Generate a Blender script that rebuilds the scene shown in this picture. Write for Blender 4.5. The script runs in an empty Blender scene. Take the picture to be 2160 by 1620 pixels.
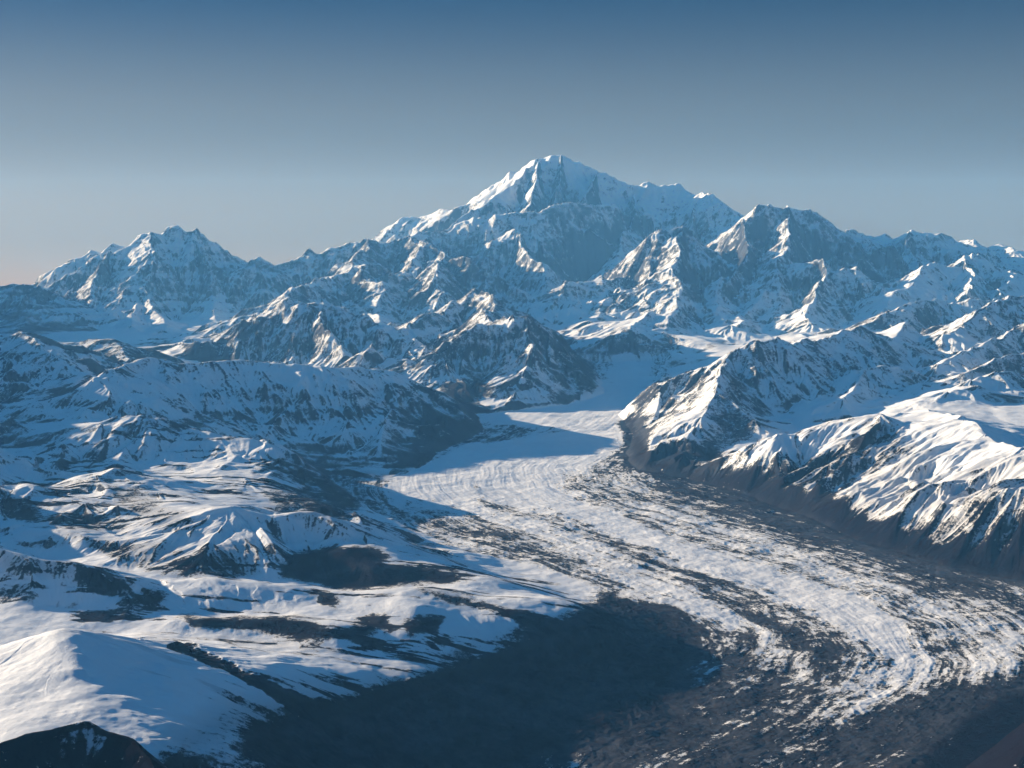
import bpy, math
import numpy as np
from concurrent.futures import ThreadPoolExecutor

# ------------------------------------------------------------------ camera, sky, sun, exposure
KM = 100.0                      # 1 km = 100 units
HC = 2.60                       # camera height above the valley floor, km
FPX, PX0, PY0 = 2967.0, 1080.0, 810.0
PITCH = math.radians(5.39)
SUN_EL, SUN_BACK = math.radians(12.0), math.radians(30.0)   # sun to the left, a little beyond
scn = bpy.context.scene
C = scn.collection
cam_d = bpy.data.cameras.new('camera'); cam = bpy.data.objects.new('camera', cam_d); C.objects.link(cam)
cam.location = (0, 0, HC*KM); cam.rotation_euler = (math.pi/2 - PITCH, 0, 0)
cam_d.sensor_width = 36; cam_d.lens = FPX/2160*36; cam_d.clip_start = 1; cam_d.clip_end = 30000
scn.camera = cam
scn.view_settings.view_transform = 'Standard'; scn.view_settings.look = 'None'
scn.view_settings.exposure = 1.12; scn.view_settings.gamma = 1
sdir = np.array([-math.cos(SUN_EL)*math.cos(SUN_BACK), math.cos(SUN_EL)*math.sin(SUN_BACK), math.sin(SUN_EL)])
sl = bpy.data.lights.new('sun', 'SUN'); so = bpy.data.objects.new('sun', sl); C.objects.link(so)
sl.energy = 5.0; sl.angle = math.radians(0.53); sl.color = (1.0, 0.92, 0.78)
from mathutils import Vector
so.rotation_euler = Vector(sdir).to_track_quat('Z', 'Y').to_euler(); so.location = (-3000, 0, 1500)
w = bpy.data.worlds.new('World'); scn.world = w; w.use_nodes = True
nt = w.node_tree; nt.nodes.clear()
N = nt.nodes.new; L = nt.links.new
tc = N('ShaderNodeTexCoord')
add = N('ShaderNodeVectorMath'); add.operation = 'ADD'; add.inputs[1].default_value = (0, 0, 0.034)  # dip of the horizon seen from the air
nrm = N('ShaderNodeVectorMath'); nrm.operation = 'NORMALIZE'
sky = N('ShaderNodeTexSky'); sky.sky_type = 'NISHITA'; sky.sun_disc = False
sky.sun_elevation = SUN_EL; sky.sun_rotation = math.atan2(sdir[0], sdir[1]); sky.altitude = 3000
sky.air_density = 1.0; sky.dust_density = 1.2; sky.ozone_density = 2.0
hs = N('ShaderNodeHueSaturation'); hs.inputs['Saturation'].default_value = 1.0
bg = N('ShaderNodeBackground'); bg.inputs['Strength'].default_value = 0.06
wo = N('ShaderNodeOutputWorld')
L(tc.outputs['Generated'], add.inputs[0]); L(add.outputs[0], nrm.inputs[0]); L(nrm.outputs[0], sky.inputs['Vector'])
sx = N('ShaderNodeSeparateXYZ'); L(tc.outputs['Generated'], sx.inputs[0])
rp = N('ShaderNodeValToRGB'); rp.color_ramp.interpolation = 'EASE'; L(sx.outputs['Z'], rp.inputs[0])
els = rp.color_ramp.elements
els[0].position = 0.0; els[0].color = (.46, .30, .235, 1)
els[1].position = 0.20; els[1].color = (.055, .15, .235, 1)
e = els.new(.09); e.color = (.53, .36, .275, 1)
e = els.new(.6); e.color = (.20, .80, 1.15, 1)
e = els.new(.04); e.color = (.60, .365, .255, 1)
mx = N('ShaderNodeMix'); mx.data_type = 'RGBA'; mx.blend_type = 'MULTIPLY'; mx.inputs[0].default_value = 1
L(sky.outputs[0], mx.inputs[6]); L(rp.outputs[0], mx.inputs[7])
L(mx.outputs[2], hs.inputs['Color']); L(hs.outputs[0], bg.inputs['Color']); L(bg.outputs[0], wo.inputs['Surface'])
scn.cycles.use_denoising = True
scn.cycles.max_bounces = 4; scn.cycles.diffuse_bounces = 2; scn.cycles.volume_bounces = 1
scn.cycles.use_adaptive_sampling = False

# ------------------------------------------------------------------ helpers
cp, sp = math.cos(PITCH), math.sin(PITCH)
def at(px, py, D):
    """world point (km) at forward distance D seen at photo pixel (px,py)"""
    a, b = (px-PX0)/FPX, (PY0-py)/FPX
    s = D/(cp + b*sp)
    return (a*s, D, HC + (-sp + b*cp)*s)
def zg(D): return 0.03*(D-6.0) if D > 6 else 0.0
def gl(px, py):
    """point of the gently rising valley floor seen at a pixel"""
    D = 10.0
    for _ in range(40):
        z = at(px, py, D)[2]; D = D*(HC - zg(D))/(HC - z)
    return at(px, py, D)
def project(x, y, z):
    d = y*cp - (z-HC)*sp
    return PX0 + FPX*x/d, PY0 - FPX*(y*sp + (z-HC)*cp)/d
def sstep(a, b, v):
    t = np.clip((v-a)/(b-a), 0, 1); return t*t*(3-2*t)

rng = np.random.RandomState(7)
TB = rng.rand(512, 512).astype(np.float32)
def vnoise(x, y, off=0):
    x = x + off*17.31; y = y + off*9.73
    xi = np.floor(x); yi = np.floor(y)
    fx = (x-xi).astype(np.float32); fy = (y-yi).astype(np.float32)
    xi = xi.astype(np.int32); yi = yi.astype(np.int32)
    x0 = xi & 511; x1 = (xi+1) & 511; y0 = yi & 511; y1 = (yi+1) & 511
    fx = fx*fx*fx*(fx*(fx*6-15)+10); fy = fy*fy*fy*(fy*(fy*6-15)+10)
    a = TB[x0, y0]; b = TB[x1, y0]; c = TB[x0, y1]; d = TB[x1, y1]
    a = a + (b-a)*fx; c = c + (d-c)*fx
    return (a + (c-a)*fy)*2-1
def rot(x, y, a): return x*math.cos(a)-y*math.sin(a), x*math.sin(a)+y*math.cos(a)
def fbm(x, y, octv, off=0, gain=.5, minw=None, wl=None):
    """sum of octaves; minw (array) fades octaves whose wavelength is below the local mesh spacing"""
    s = 0; am = 1.0; f = 1.0; tot = 0
    for k in range(octv):
        n = vnoise(x*f, y*f, off+k*3)*am
        if minw is not None: n = n*np.clip(wl/f/minw-1, 0, 1)
        s = s + n; tot += am; am *= gain; f *= 2.03
        x, y = rot(x, y, .5)
    return s/tot*1.6
def ridged(x, y, octv, off=0, gain=.5, minw=None, wl=None):
    s = 0; am = 1.0; f = 1.0; tot = 0
    for k in range(octv):
        n = (1-np.abs(vnoise(x*f, y*f, off+k*3))*2)*am
        if minw is not None: n = n*np.clip(wl/f/minw-1, 0, 1)
        s = s + n; tot += am; am *= gain; f *= 2.03
        x, y = rot(x, y, .6)
    return s/tot
H1 = rng.rand(512, 512).astype(np.float32); H2 = rng.rand(512, 512).astype(np.float32)
def gully(x, y, dx, dy, off):
    """oriented cosine cells: ribs and gullies running down the slope (dx,dy = across-slope direction)"""
    xi = np.floor(x); yi = np.floor(y); fx = (x-xi).astype(np.float32); fy = (y-yi).astype(np.float32)
    xi = xi.astype(np.int32)+off*31; yi = yi.astype(np.int32)+off*57
    v = 0; gx = 0; gy = 0; wt = 1e-6
    for i in (-1, 0, 1):
        for j in (-1, 0, 1):
            a = (xi+i) & 511; b = (yi+j) & 511
            ppx = fx-i-.5-(H1[a, b]-.5)*.8; ppy = fy-j-.5-(H2[a, b]-.5)*.8
            d = ppx*ppx+ppy*ppy
            ww = np.maximum(0, 1-d/2.0)**3
            m = (ppx*dx+ppy*dy)*6.2832
            v = v+np.cos(m)*ww; sn = -np.sin(m)*ww
            gx = gx+sn*dx; gy = gy+sn*dy; wt = wt+ww
    v = v/wt
    return 1-2*np.sqrt(np.clip((1.05-v)/2.05, 0, 1)), gx/wt*6.2832, gy/wt*6.2832

# ------------------------------------------------------------------ mesh sampling grid: rows of equal distance, columns of equal bearing
Q = 1.4                         # mesh fineness
RATIO = 0.0013/Q
nrow = int(math.log(62/3.3)/RATIO)
Dr = 3.3*np.exp(np.arange(nrow)*RATIO)
ncol = int(1230*Q)
T = np.concatenate([np.linspace(-1.1, -.40, int(160*Q))[:-1], np.linspace(-.40, .40, ncol), np.linspace(.40, .62, int(60*Q))[1:]])
ncol = len(T)
Y = np.repeat(Dr[:, None], ncol, 1).astype(np.float32)
X = (Dr[:, None]*T[None, :]).astype(np.float32)
SP = (Y*RATIO).astype(np.float32)        # local mesh spacing, km
pool = ThreadPoolExecutor(4)
def par(fn, *arrs):
    ch = np.array_split(np.arange(nrow), 16)
    res = list(pool.map(lambda ix: fn(*[a[ix[0]:ix[-1]+1] for a in arrs]), ch))
    if isinstance(res[0], tuple): return tuple(np.concatenate([r[k] for r in res]) for k in range(len(res[0])))
    return np.concatenate(res)

# ------------------------------------------------------------------ valley floors (inverse distance over known floor points)
fl = [gl(*p) for p in [(1320,840),(1150,880),(1250,900),(1100,930),(1000,960),(1200,980),(900,1010),(1300,1010),(1000,1080),(1300,1080),
      (1500,1080),(1150,1150),(1450,1150),(1700,1130),(1300,1220),(1600,1220),(1900,1220),(1500,1330),(1800,1350),(2100,1300),(1600,1450),
      (1900,1450),(2150,1400),(1400,1550),(1700,1580),(2000,1550)]]
fl += [at(*p) for p in [(1320,790,22.5),(1310,765,25),(900,815,22),(600,800,23),(750,810,22.5),(850,815,21),(1000,1215,9.8),(700,1245,9.5),(400,1222,9.7),(250,1210,9.75),(540,1215,9.75),(60,1200,9.8),(100,1262,8.7),(600,1400,7.7),
      (450,1480,6.9),(-100,1600,5.6),(30,1570,5.6),(300,1560,6.2),(700,1500,6.95),(1100,1400,8.2),(1200,1550,7.0),(900,1600,6.7),(450,1030,12.2),(100,900,15.5),
      (700,992,14.8),(300,1060,11.2),(150,740,23),(420,720,28),(470,708,31),(380,745,25),(1500,725,26.5),(1760,715,26),(1900,745,23),
      (1650,850,18),(1600,895,16.5),(1930,905,15),(2100,855,16.5),(1250,660,34),(1100,650,36),(0,650,42),(2000,600,36),(1150,1280,8.9),
      (850,1300,8.5),(1250,1400,8.3)]]
fl += [(x, 62, .8) for x in (-60, -30, 0, 30)]+[(-25, 30, .9), (-16, 20, .7), (-9, 12, .45), (-6, 8, .3), (-5, 5, .4), (22, 40, 1.3), (14, 20, .7), (6, 9, .05), (8, 11, .3), (0, 3, .0), (3, 3, 0.), (3, 5, .0)]
fl = np.array(fl, np.float32)
gx = np.linspace(-70, 42, 330).astype(np.float32); gy = np.linspace(2, 64, 300).astype(np.float32)
GX, GY = np.meshgrid(gx, gy, indexing='ij')
num = 0; den = 0
for (fx, fy, fz) in fl:
    d2 = ((GX-fx)**2+(GY-fy)**2)/(fy*fy) + 2e-4
    wgt = d2**-1.7; num = num+wgt*fz; den = den+wgt
FL = num/den
def bil(G, x, y):
    u = np.clip((x-gx[0])/(gx[1]-gx[0]), 0, len(gx)-1.001); v = np.clip((y-gy[0])/(gy[1]-gy[0]), 0, len(gy)-1.001)
    i = u.astype(np.int32); j = v.astype(np.int32); u = u-i; v = v-j
    return (G[i, j]*(1-u)*(1-v)+G[i+1, j]*u*(1-v)+G[i, j+1]*(1-u)*v+G[i+1, j+1]*u*v)
B = par(lambda x, y: (bil(FL, x, y)).astype(np.float32), X, Y)

# ------------------------------------------------------------------ glacier outline, in world coordinates
gpoly = [(1245,762),(1262,800),(1275,830),(1180,855),(1080,868),(1000,874),(1015,905),(960,938),(915,952),(900,975),(850,1000),(800,1012),(700,1000),(680,1005),(755,1070),(850,1110),(950,1158),(1060,1185),(1180,1215),
         (1290,1255),(1400,1290),(1440,1340),(1425,1400),(1385,1480),(1280,1535),(1150,1585),(1000,1650),(1000,1900),(1880,1900),(1950,1640),(2035,1525),(2160,1465),(2300,1400),(2330,1240),(2160,1222),(2000,1195),(1900,1165),(1800,1130),(1690,1082),(1580,1045),(1460,1008),
         (1350,992),(1325,965),(1340,920),(1308,872),(1335,842),(1395,800),(1400,762)]
def inpoly(poly, x, y):
    ins = np.zeros(x.shape, bool); d2 = np.full(x.shape, 1e9, np.float32)
    n = len(poly)
    for i in range(n):
        (xa, ya), (xb, yb) = poly[i], poly[(i+1) % n]
        if ya != yb:
            c = ((ya > y) != (yb > y)) & (x < (xb-xa)*(y-ya)/(yb-ya)+xa); ins ^= c
        ex, ey = xb-xa, yb-ya; L2 = ex*ex+ey*ey+1e-9
        t = np.clip(((x-xa)*ex+(y-ya)*ey)/L2, 0, 1)
        d2 = np.minimum(d2, (x-xa-t*ex)**2+(y-ya-t*ey)**2)
    return np.where(ins, 1, -1)*np.sqrt(d2)
gw = [gl(*p)[:2] for p in gpoly]
gmask = par(lambda x, y: inpoly(gw, x, y).astype(np.float32), X+.03*fbm(X/.4, Y/.4, 3, 8), Y+.03*fbm(X/.4, Y/.4, 3, 9))
zgl = np.where(Y > 6, .03*(Y-6), 0).astype(np.float32)
kb = sstep(-1.0, .1, gmask); B = B*(1-kb)+zgl*kb
gin = sstep(-.05, .12, gmask)
# ------------------------------------------------------------------ the ridges: (group, crest points (px,py,km), width right side, width left side, exponent)
# a crest drawn left to right has the camera on its right side
GROUPS = ['valley', 'glacier', 'great', 'twin', 'farleft', 'midwest', 'centre', 'horn', 'castle', 'skyline', 'table', 'tableleft',
          'peakleft', 'cliffdome', 'bench', 'dome', 'knoll', 'rightlong', 'rightspur', 'bowl', 'darkridge', 'snowface', 'eastrange', 'mound', 'offleft_shade']
GI = {g: i for i, g in enumerate(GROUPS)}
#        erosion, snow slope threshold, crest jag, spur amplitude, spur wavelength
PRM = {'valley': (.0, .75, 0, 0, 1), 'glacier': (0, 9, 0, 0, 1), 'great': (.11, 0.85, .05, .5, 2.2), 'twin': (.11, .85, .06, 0.4, 1.6), 'farleft': (.12, 0.4, .05, .5, 1.5),
       'midwest': (.13, 0.5, .07, 0.35, 1.2), 'centre': (.13, 0.42, .06, 0.35, 1.1), 'horn': (.12, 0.5, .07, 0.4, 1.3), 'castle': (.13, .68, .06, .6, 1.3),
       'skyline': (.10, 0.75, .06, .5, 1.6), 'table': (.12, 0.16, .01, 0.25, .8), 'tableleft': (.12, 0.3, .04, .5, .9), 'peakleft': (.11, 0.38, .03, 0.3, .8),
       'cliffdome': (.10, .35, .01, .08, .5), 'bench': (.06, .50, .02, .4, .6), 'dome': (.03, .9, .0, .2, .9), 'knoll': (.05, .3, .0, .4, .5),
       'rightlong': (.13, 0.34, .04, 0.3, .8), 'rightspur': (.13, .5, .03, .5, .7), 'bowl': (.10, .62, .03, .45, .8), 'darkridge': (.13, .5, .03, 0.15, .6),
       'snowface': (.11, 0.85, .02, 0.15, .6), 'eastrange': (.12, 0.42, .04, .5, 1.0), 'mound': (.02, .3, .0, .15, .6), 'offleft_shade': (.12, .6, .05, .5, 1.2)}
R = [
 # great mountain
 ('great', [(800,508,47),(850,462,48),(905,452,48),(965,443,47),(1010,412,46.5),(1060,375,46),(1100,352,45.5),(1140,333,45),(1185,328,45),(1215,340,45),(1255,356,45),(1340,392,45),(1400,393,45),(1435,392,45),(1480,412,44),(1505,418,43),(1545,450,42),(1600,480,41)], 8.5, 7, 1.35),
 ('great', [(1145,336,45),(1100,370,44),(1050,410,43),(990,452,42),(930,486,41),(880,493,40.5),(820,508,40),(780,525,39.5)], 5, 5, 1.5),
 ('great', [(960,470,41),(1040,458,40.8),(1125,450,40.8),(1200,434,41.3),(1290,425,42.3)], 3.2, 1.2, 1.0),
 ('great', [(1142,338,44.9),(1130,390,43.1),(1112,450,41.3),(1090,482,40)], 5.5, 2.6, 1.2),
 ('great', [(1185,331,44.8),(1180,380,43.6),(1172,425,42.4)], 3.2, 2.8, 1.3),
 ('great', [(1257,357,44.8),(1247,400,43),(1234,428,41.9)], 3.4, 1.8, 1.3),
 ('great', [(1060,470,41.5),(1110,530,38.5),(1145,565,37.5),(1155,590,37)], 2.0, 2.4, 1.3),
 ('great', [(1340,392,45),(1330,470,42.5),(1310,530,40.5),(1290,580,38.5)], 3, 3, 1.3),
 ('great', [(1480,412,44),(1460,470,42),(1480,520,40)], 3, 3, 1.3),
 # twin-peaked mountain at the left
 ('twin', [(118,607,37),(160,560,37.5),(200,530,38),(235,512,38),(268,513,38),(300,500,38),(318,487,38),(345,492,38.5),(362,477,38.8),(385,491,38.5),(415,492,38.5),(450,515,38.5),(500,553,39),(525,566,39),(545,553,38),(575,560,38)], 5.2, 4, 1.25),
 ('twin', [(318,487,38),(328,540,36.6),(318,580,35.8),(300,612,35)], 5.0, 1.7, 1.2),
 ('twin', [(235,514,38),(215,560,36.5),(190,620,35),(180,680,33.5)], 2.2, 2.2, 1.3),
 ('twin', [(305,612,35),(280,660,33.5),(275,690,32)], 1.4, 1.4, 1.2),
 ('twin', [(300,600,35.3),(330,660,33.5),(345,700,31.5)], 1.2, 1.2, 1.2),
 ('twin', [(415,493,38.5),(440,570,36.5),(450,630,35),(455,680,33)], 2.2, 2.2, 1.3),
 ('farleft', [(-200,640,35),(-90,600,35),(0,608,35),(50,602,35),(80,604,35),(110,616,35),(140,640,34.5),(150,690,33)], 3.4, 3.4, 1.1),
 ('farleft', [(50,603,35),(60,660,33),(50,695,31)], 1.2, 1.4, 1.2),
 # ranges between
 ('midwest', [(525,566,38),(545,554,37),(600,550,37.5),(650,536,38),(680,541,38),(740,515,38),(775,513,38),(810,520,38),(860,505,38.5),(900,500,39)], 3, 3, 1.3),
 ('midwest', [(775,513,38),(745,556,34.5),(700,585,33),(650,605,31.5),(600,625,30),(545,665,28.5),(512,700,27.5),(497,745,26)], 2.6, 3.0, 1.3),
 ('midwest', [(745,556,34.5),(770,560,34),(800,600,32),(790,650,30),(780,700,28)], 1.8, 2.0, 1.2),
 ('midwest', [(860,505,38.5),(905,522,36),(880,540,35),(835,572,33.5),(820,600,32.5)], 2, 2, 1.2),
 ('midwest', [(905,522,36),(935,545,34),(985,552,33.5),(1018,560,33.2),(1050,590,33),(1110,630,32)], 2.0, 2.2, 1.2),
 ('midwest', [(935,545,34),(910,600,31),(935,615,30.6),(950,650,30)], 1.8, 1.8, 1.2),
 ('midwest', [(600,625,30),(640,680,28),(680,740,26),(700,765,25)], 1.8, 1.8, 1.2),
 ('midwest', [(700,640,30),(730,690,28),(760,730,25)], 1.4, 1.6, 1.2),
 ('midwest', [(700,590,33),(720,640,31),(800,680,28),(860,690,27),(880,720,26),(920,770,24)], 1.8, 1.8, 1.2),
 ('midwest', [(760,772,21.5),(785,728,22),(815,755,22),(860,780,21.5)], .9, 1.0, 1.1),
 ('midwest', [(545,665,28.5),(560,720,26.5),(580,760,25)], 1.2, 1.4, 1.2),
 ('midwest', [(512,703,25.5),(545,668,25.3),(600,642,25),(680,640,24.8),(760,668,24.4),(830,692,24),(900,735,23)], 2.2, 1.6, 1.0),
 ('midwest', [(640,640,24.9),(690,700,23.6),(730,750,22.6)], .9, .8, 1.0),
 ('midwest', [(850,728,23.4),(880,770,22),(900,810,21)], .9, .9, 1.1),
 # centre massif
 ('centre', [(1010,640,27),(1000,618,27.5),(970,640,27),(930,665,26),(860,680,25),(820,700,24.5)], 1.8, 2.2, 1.2),
 ('centre', [(1000,618,27.5),(1040,650,25),(1050,680,22.6),(1080,673,22.2),(1110,674,22.2),(1155,690,22.3),(1190,705,22.3),(1215,740,22.2),(1240,775,22.1),(1265,812,22)], 1.7, 1.8, 1.0),
 ('centre', [(1080,673,22.2),(1030,682,22),(985,690,21.9),(955,712,21.7),(940,755,21.2),(930,800,20.7),(945,845,20.2)], 1.3, 1.3, 1.0),
 ('centre', [(1110,674,22.2),(1125,730,21.2),(1110,780,20.6),(1090,830,19.9)], 1.1, .8, 1.0),
 ('centre', [(1155,690,22.3),(1160,750,21.5),(1165,800,20.9),(1170,835,20.4)], .8, .7, 1.0),
 # horn right of centre
 ('horn', [(1112,663,30.5),(1160,655,31),(1175,625,31.5),(1192,604,32),(1240,595,32.5),(1300,588,33),(1322,575,33.3),(1350,540,33.7),(1375,505,34),(1400,492,34),(1440,482,34.3),(1470,510,34),(1510,540,34),(1550,590,33.5),(1600,610,33)], 3.2, 3.0, 1.25),
 ('horn', [(1300,588,33),(1290,620,31.5),(1265,650,30.5),(1240,680,29)], 1.5, 1.5, 1.2),
 ('horn', [(1440,482,34.3),(1425,560,32),(1440,610,30.5),(1430,650,29),(1400,700,27)], 3.4, 1.7, 1.2),
 ('horn', [(1350,540,33.7),(1360,600,31.5),(1370,650,30),(1330,690,27),(1310,730,25.5)], 1.8, 1.8, 1.2),
 ('horn', [(1250,720,25.5),(1290,697,26),(1325,693,26.2),(1350,715,26),(1385,735,25.5)], 1.2, 1.2, 1.1),
 ('horn', [(1510,540,34),(1510,620,31),(1530,680,28.5)], 2, 2, 1.2),
 # castle mountain
 ('castle', [(1560,475,37),(1575,455,36.5),(1600,445,36),(1620,438,36),(1668,442,36.5),(1700,450,36.5),(1730,465,37),(1765,497,37.5),(1800,493,39)], 4.0, 4.0, 1.3),
 ('castle', [(1660,442,36),(1668,505,34.5),(1642,545,33),(1640,590,31.8),(1648,640,30.5),(1640,685,29)], 3.8, 1.5, 1.2),
 ('castle', [(1575,455,36.5),(1580,520,34.5),(1570,560,33),(1530,600,31.5)], 1.6, 1.8, 1.2),
 ('castle', [(1642,560,33),(1690,560,32.5),(1735,553,32),(1760,570,31.5),(1800,572,31.5),(1850,600,31),(1880,635,30),(1850,680,28.5)], 2.6, 2.2, 1.2),
 ('castle', [(1735,553,32),(1720,620,29.5),(1710,680,27.5)], 1.5, 1.5, 1.2),
 ('castle', [(1638,600,31.8),(1580,650,30),(1540,690,27.5)], 1.4, 1.4, 1.2),
 # skyline range at the right
 ('skyline', [(1765,500,40),(1800,493,40),(1845,500,41),(1868,494,41),(1890,505,40),(1922,489,40),(1945,495,40),(1975,496,40),(2010,522,40),(2025,515,42),(2055,513,41),(2080,528,41),(2105,522,41),(2140,532,40),(2200,535,40),(2300,560,40)], 5, 4, 1.3),
 ('skyline', [(1922,489,40),(1930,540,37),(1945,590,35)], 1.6, 1.6, 1.2),
 ('skyline', [(1870,650,29),(1895,615,30),(1950,568,32),(1975,560,32.5),(2010,560,32.5),(2035,540,33),(2062,540,33),(2090,570,32.5),(2130,575,32),(2160,590,32),(2240,600,31)], 2.4, 2.4, 1.2),
 ('skyline', [(2035,540,33),(2050,590,31),(2040,620,29.5)], 1.2, 1.2, 1.2),
 ('skyline', [(2130,575,32),(2110,620,30),(2080,645,28)], 1.0, 1.0, 1.2),
 # east range: diagonal ridges, right edge
 ('eastrange', [(1810,690,25.5),(1870,660,26),(1930,640,26.5),(1975,628,27),(2000,640,27),(2065,632,27),(2160,640,27)], 1.5, 1.5, 1.1),
 ('eastrange', [(1990,705,22),(2030,680,22.5),(2080,650,23),(2130,622,23.5),(2160,625,23.5),(2260,600,23.5)], 1.7, 2.0, 1.1),
 ('eastrange', [(1975,765,19.5),(2050,732,20.2),(2100,712,20.6),(2140,690,21),(2180,680,21),(2260,650,21)], 1.3, 1.3, 1.1),
 ('eastrange', [(1880,850,17.5),(1950,815,18),(2030,790,18.3),(2100,762,18.6),(2160,752,18.8),(2250,720,19)], 1.0, 1.5, 1.1),
 ('eastrange', [(1960,850,16.6),(2000,830,16.8),(2060,815,17),(2110,835,17),(2160,850,17),(2240,850,17)], .9, 1.0, 1.1),
 ('eastrange', [(2050,800,17.6),(2100,785,17.8),(2160,790,18)], .9, .8, 1.1),
 # long ridge and bowls at the right
 ('rightlong', [(1312,872,19.0),(1350,840,19.1),(1400,805,19.0),(1440,788,18.9),(1500,765,18.7),(1560,738,18.6),(1600,718,18.8),(1640,708,19),(1665,728,19.4),(1720,722,20.2),(1770,706,20.8),(1815,686,21.3),(1840,700,21.4),(1875,718,21.6),(1910,690,22.6)], 1.7, 2.0, 1.1),
 ('rightlong', [(1540,748,18.6),(1520,790,17.4),(1510,828,16.6),(1480,880,15.8),(1455,915,15.4),(1440,960,14.9),(1430,995,14.6)], 1.5, 1.0, 1.05),
 ('rightlong', [(1455,915,15.4),(1410,940,15.3),(1370,970,15.1)], .8, .8, 1.1),
 ('rightlong', [(1400,805,19.0),(1390,850,18),(1370,900,17.2),(1350,935,16.5)], 1.0, .8, 1.1),
 ('rightlong', [(1510,828,16.6),(1545,850,16.3),(1590,885,15.8)], .8, .8, 1.1),
 ('rightlong', [(1610,755,20.4),(1690,775,19.6),(1750,790,19)], .9, 1.0, 1.1),
 ('rightspur', [(1770,810,18),(1800,785,18.6),(1830,775,18.9),(1870,772,19),(1920,778,19),(1960,792,18.8)], 1.2, 1.2, 1.1),
 ('rightspur', [(1820,780,18.8),(1810,810,17.8),(1780,840,17)], .7, .7, 1.1),
 # dark ridge with the lit back
 ('darkridge', [(1458,1008,14.45),(1500,985,14.4),(1550,960,14.3),(1600,935,14.3),(1640,917,14.3),(1700,914,14.4),(1760,905,14.4),(1820,890,14.3),(1858,878,14.2),(1872,905,14.05),(1885,918,14.0),(1930,920,13.9),(1980,915,13.8),(2000,903,13.7)], 1.5, .9, 1.0),
 ('darkridge', [(1858,880,14.2),(1810,915,13.95),(1750,950,13.7),(1650,1010,13.4),(1570,1045,13.3)], .55, .55, 1.05),
 ('darkridge', [(1700,916,14.4),(1650,935,14.3),(1600,960,14.2),(1510,1010,14.1)], .4, .4, 1.05),
 ('darkridge', [(1872,905,14.05),(1860,960,13.5),(1790,1025,13.05),(1710,1072,12.85)], .5, .5, 1.05),
 # great snow face
 ('snowface', [(1900,872,15.8),(1960,866,15.8),(2000,870,15.2),(2030,880,14.2)], .8, .7, 1.05),
 ('snowface', [(1990,905,13.75),(2005,885,13.8),(2040,885,13.6),(2080,915,13),(2120,935,12.5),(2160,945,12.1),(2260,985,11.3),(2400,1060,10.4)], 2.2, 1.2, 1.0),
 ('snowface', [(2000,890,13.8),(1930,950,13.4),(1850,1000,13.1),(1770,1050,12.85),(1705,1080,12.75)], .5, .6, 1.05),
 ('snowface', [(2050,890,13.5),(1990,970,12.9),(1920,1050,12.3),(1860,1110,12.0),(1815,1137,11.9)], .5, .6, 1.05),
 ('snowface', [(2100,928,12.8),(2050,1010,12.2),(1990,1080,11.7),(1930,1140,11.4),(1900,1165,11.35)], .5, .55, 1.05),
 ('snowface', [(2160,946,12.1),(2130,1040,11.6),(2080,1110,11.3),(2010,1188,11.0)], .5, .55, 1.05),
 ('snowface', [(2260,986,11.3),(2220,1080,11),(2170,1160,10.8),(2130,1212,10.7)], .5, .55, 1.05),
 # ranges added outside the frame at the left, placed to shade the valleys
 ('offleft_shade', 'w', [(-5.8,10.8,1.1),(-6.8,13,1.25),(-8.4,16,1.75),(-10,20,2.3),(-12,24,2.4),(-14.5,29,2.7),(-16.5,33,3.0)], 2.4, 2.4, 1.1),
 ('offleft_shade', 'w', [(-14.6,31,3.0),(-16,34,3.5),(-18.5,38,4.0)], 2.6, 2.6, 1.1),
 # table ridge
 ('table', [(195,800,16.8),(225,777,17.2),(270,770,17.6),(320,756,18),(350,760,18),(390,769,18),(480,763,18.3),(540,765,18.4),(620,774,18.4),(700,778,18.5),(760,775,18.8),(840,785,19),(880,805,19),(930,838,18.8),(985,865,18.4),(1012,895,17.8)], 3.6, 1.6, 1.35),
 ('table', [(930,838,18.8),(915,870,17.8),(930,910,16.8),(960,935,16.3)], .9, .9, 1.1),
 ('table', [(850,800,18.6),(820,870,17),(800,940,15.6),(830,990,14.9)], .8, .8, 1.0),
 ('table', [(320,758,18),(290,820,16.4),(270,850,15.6)], .9, .9, 1.0),
 ('tableleft', [(-260,720,20),(-100,700,20),(0,712,20),(40,706,20),(75,720,19.6),(110,745,19),(150,770,18.5),(190,800,17.8)], 2.6, 1.6, 1.0),
 ('tableleft', [(110,720,22.5),(150,722,22.5),(200,715,22.5),(240,716,22.3),(262,745,21.5),(275,760,21)], 1.2, 1.2, 1.05),
 ('tableleft', [(-150,880,14.8),(-50,880,14.8),(0,885,14.8),(40,895,14.6),(75,915,14.3)], .9, .9, 1.1),
 # peak ridge at left
 ('peakleft', [(-60,1040,12.4),(0,1008,12.7),(30,990,12.9),(60,978,13.1),(100,945,13.6),(130,932,13.8),(165,925,13.9),(215,893,14.2),(250,878,14.4),(300,872,14.4),(345,876,14.4),(420,905,14.2),(500,925,14),(560,930,13.9),(592,966,13.5),(660,1010,13.2),(720,1045,13.0),(757,1070,12.9)], 1.8, 1.2, 1.3),
 ('peakleft', [(130,930,13.8),(118,975,13.1),(108,1010,12.6)], 1.1, .5, 1.1),
 ('peakleft', [(300,872,14.4),(272,930,13.8),(245,985,13.1)], 1.3, .7, 1.0),
 ('peakleft', [(165,1030,11.6),(205,1003,11.9),(240,990,12.1),(262,1005,12),(280,1018,11.8),(330,1045,11.5),(390,1085,11),(430,1110,10.7)], .9, .8, 1.05),
 ('peakleft', [(-80,1060,11.2),(0,1030,11.4),(40,1025,11.5),(80,1030,11.4),(120,1040,11.3),(180,1060,11)], .9, .8, 1.0),
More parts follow.
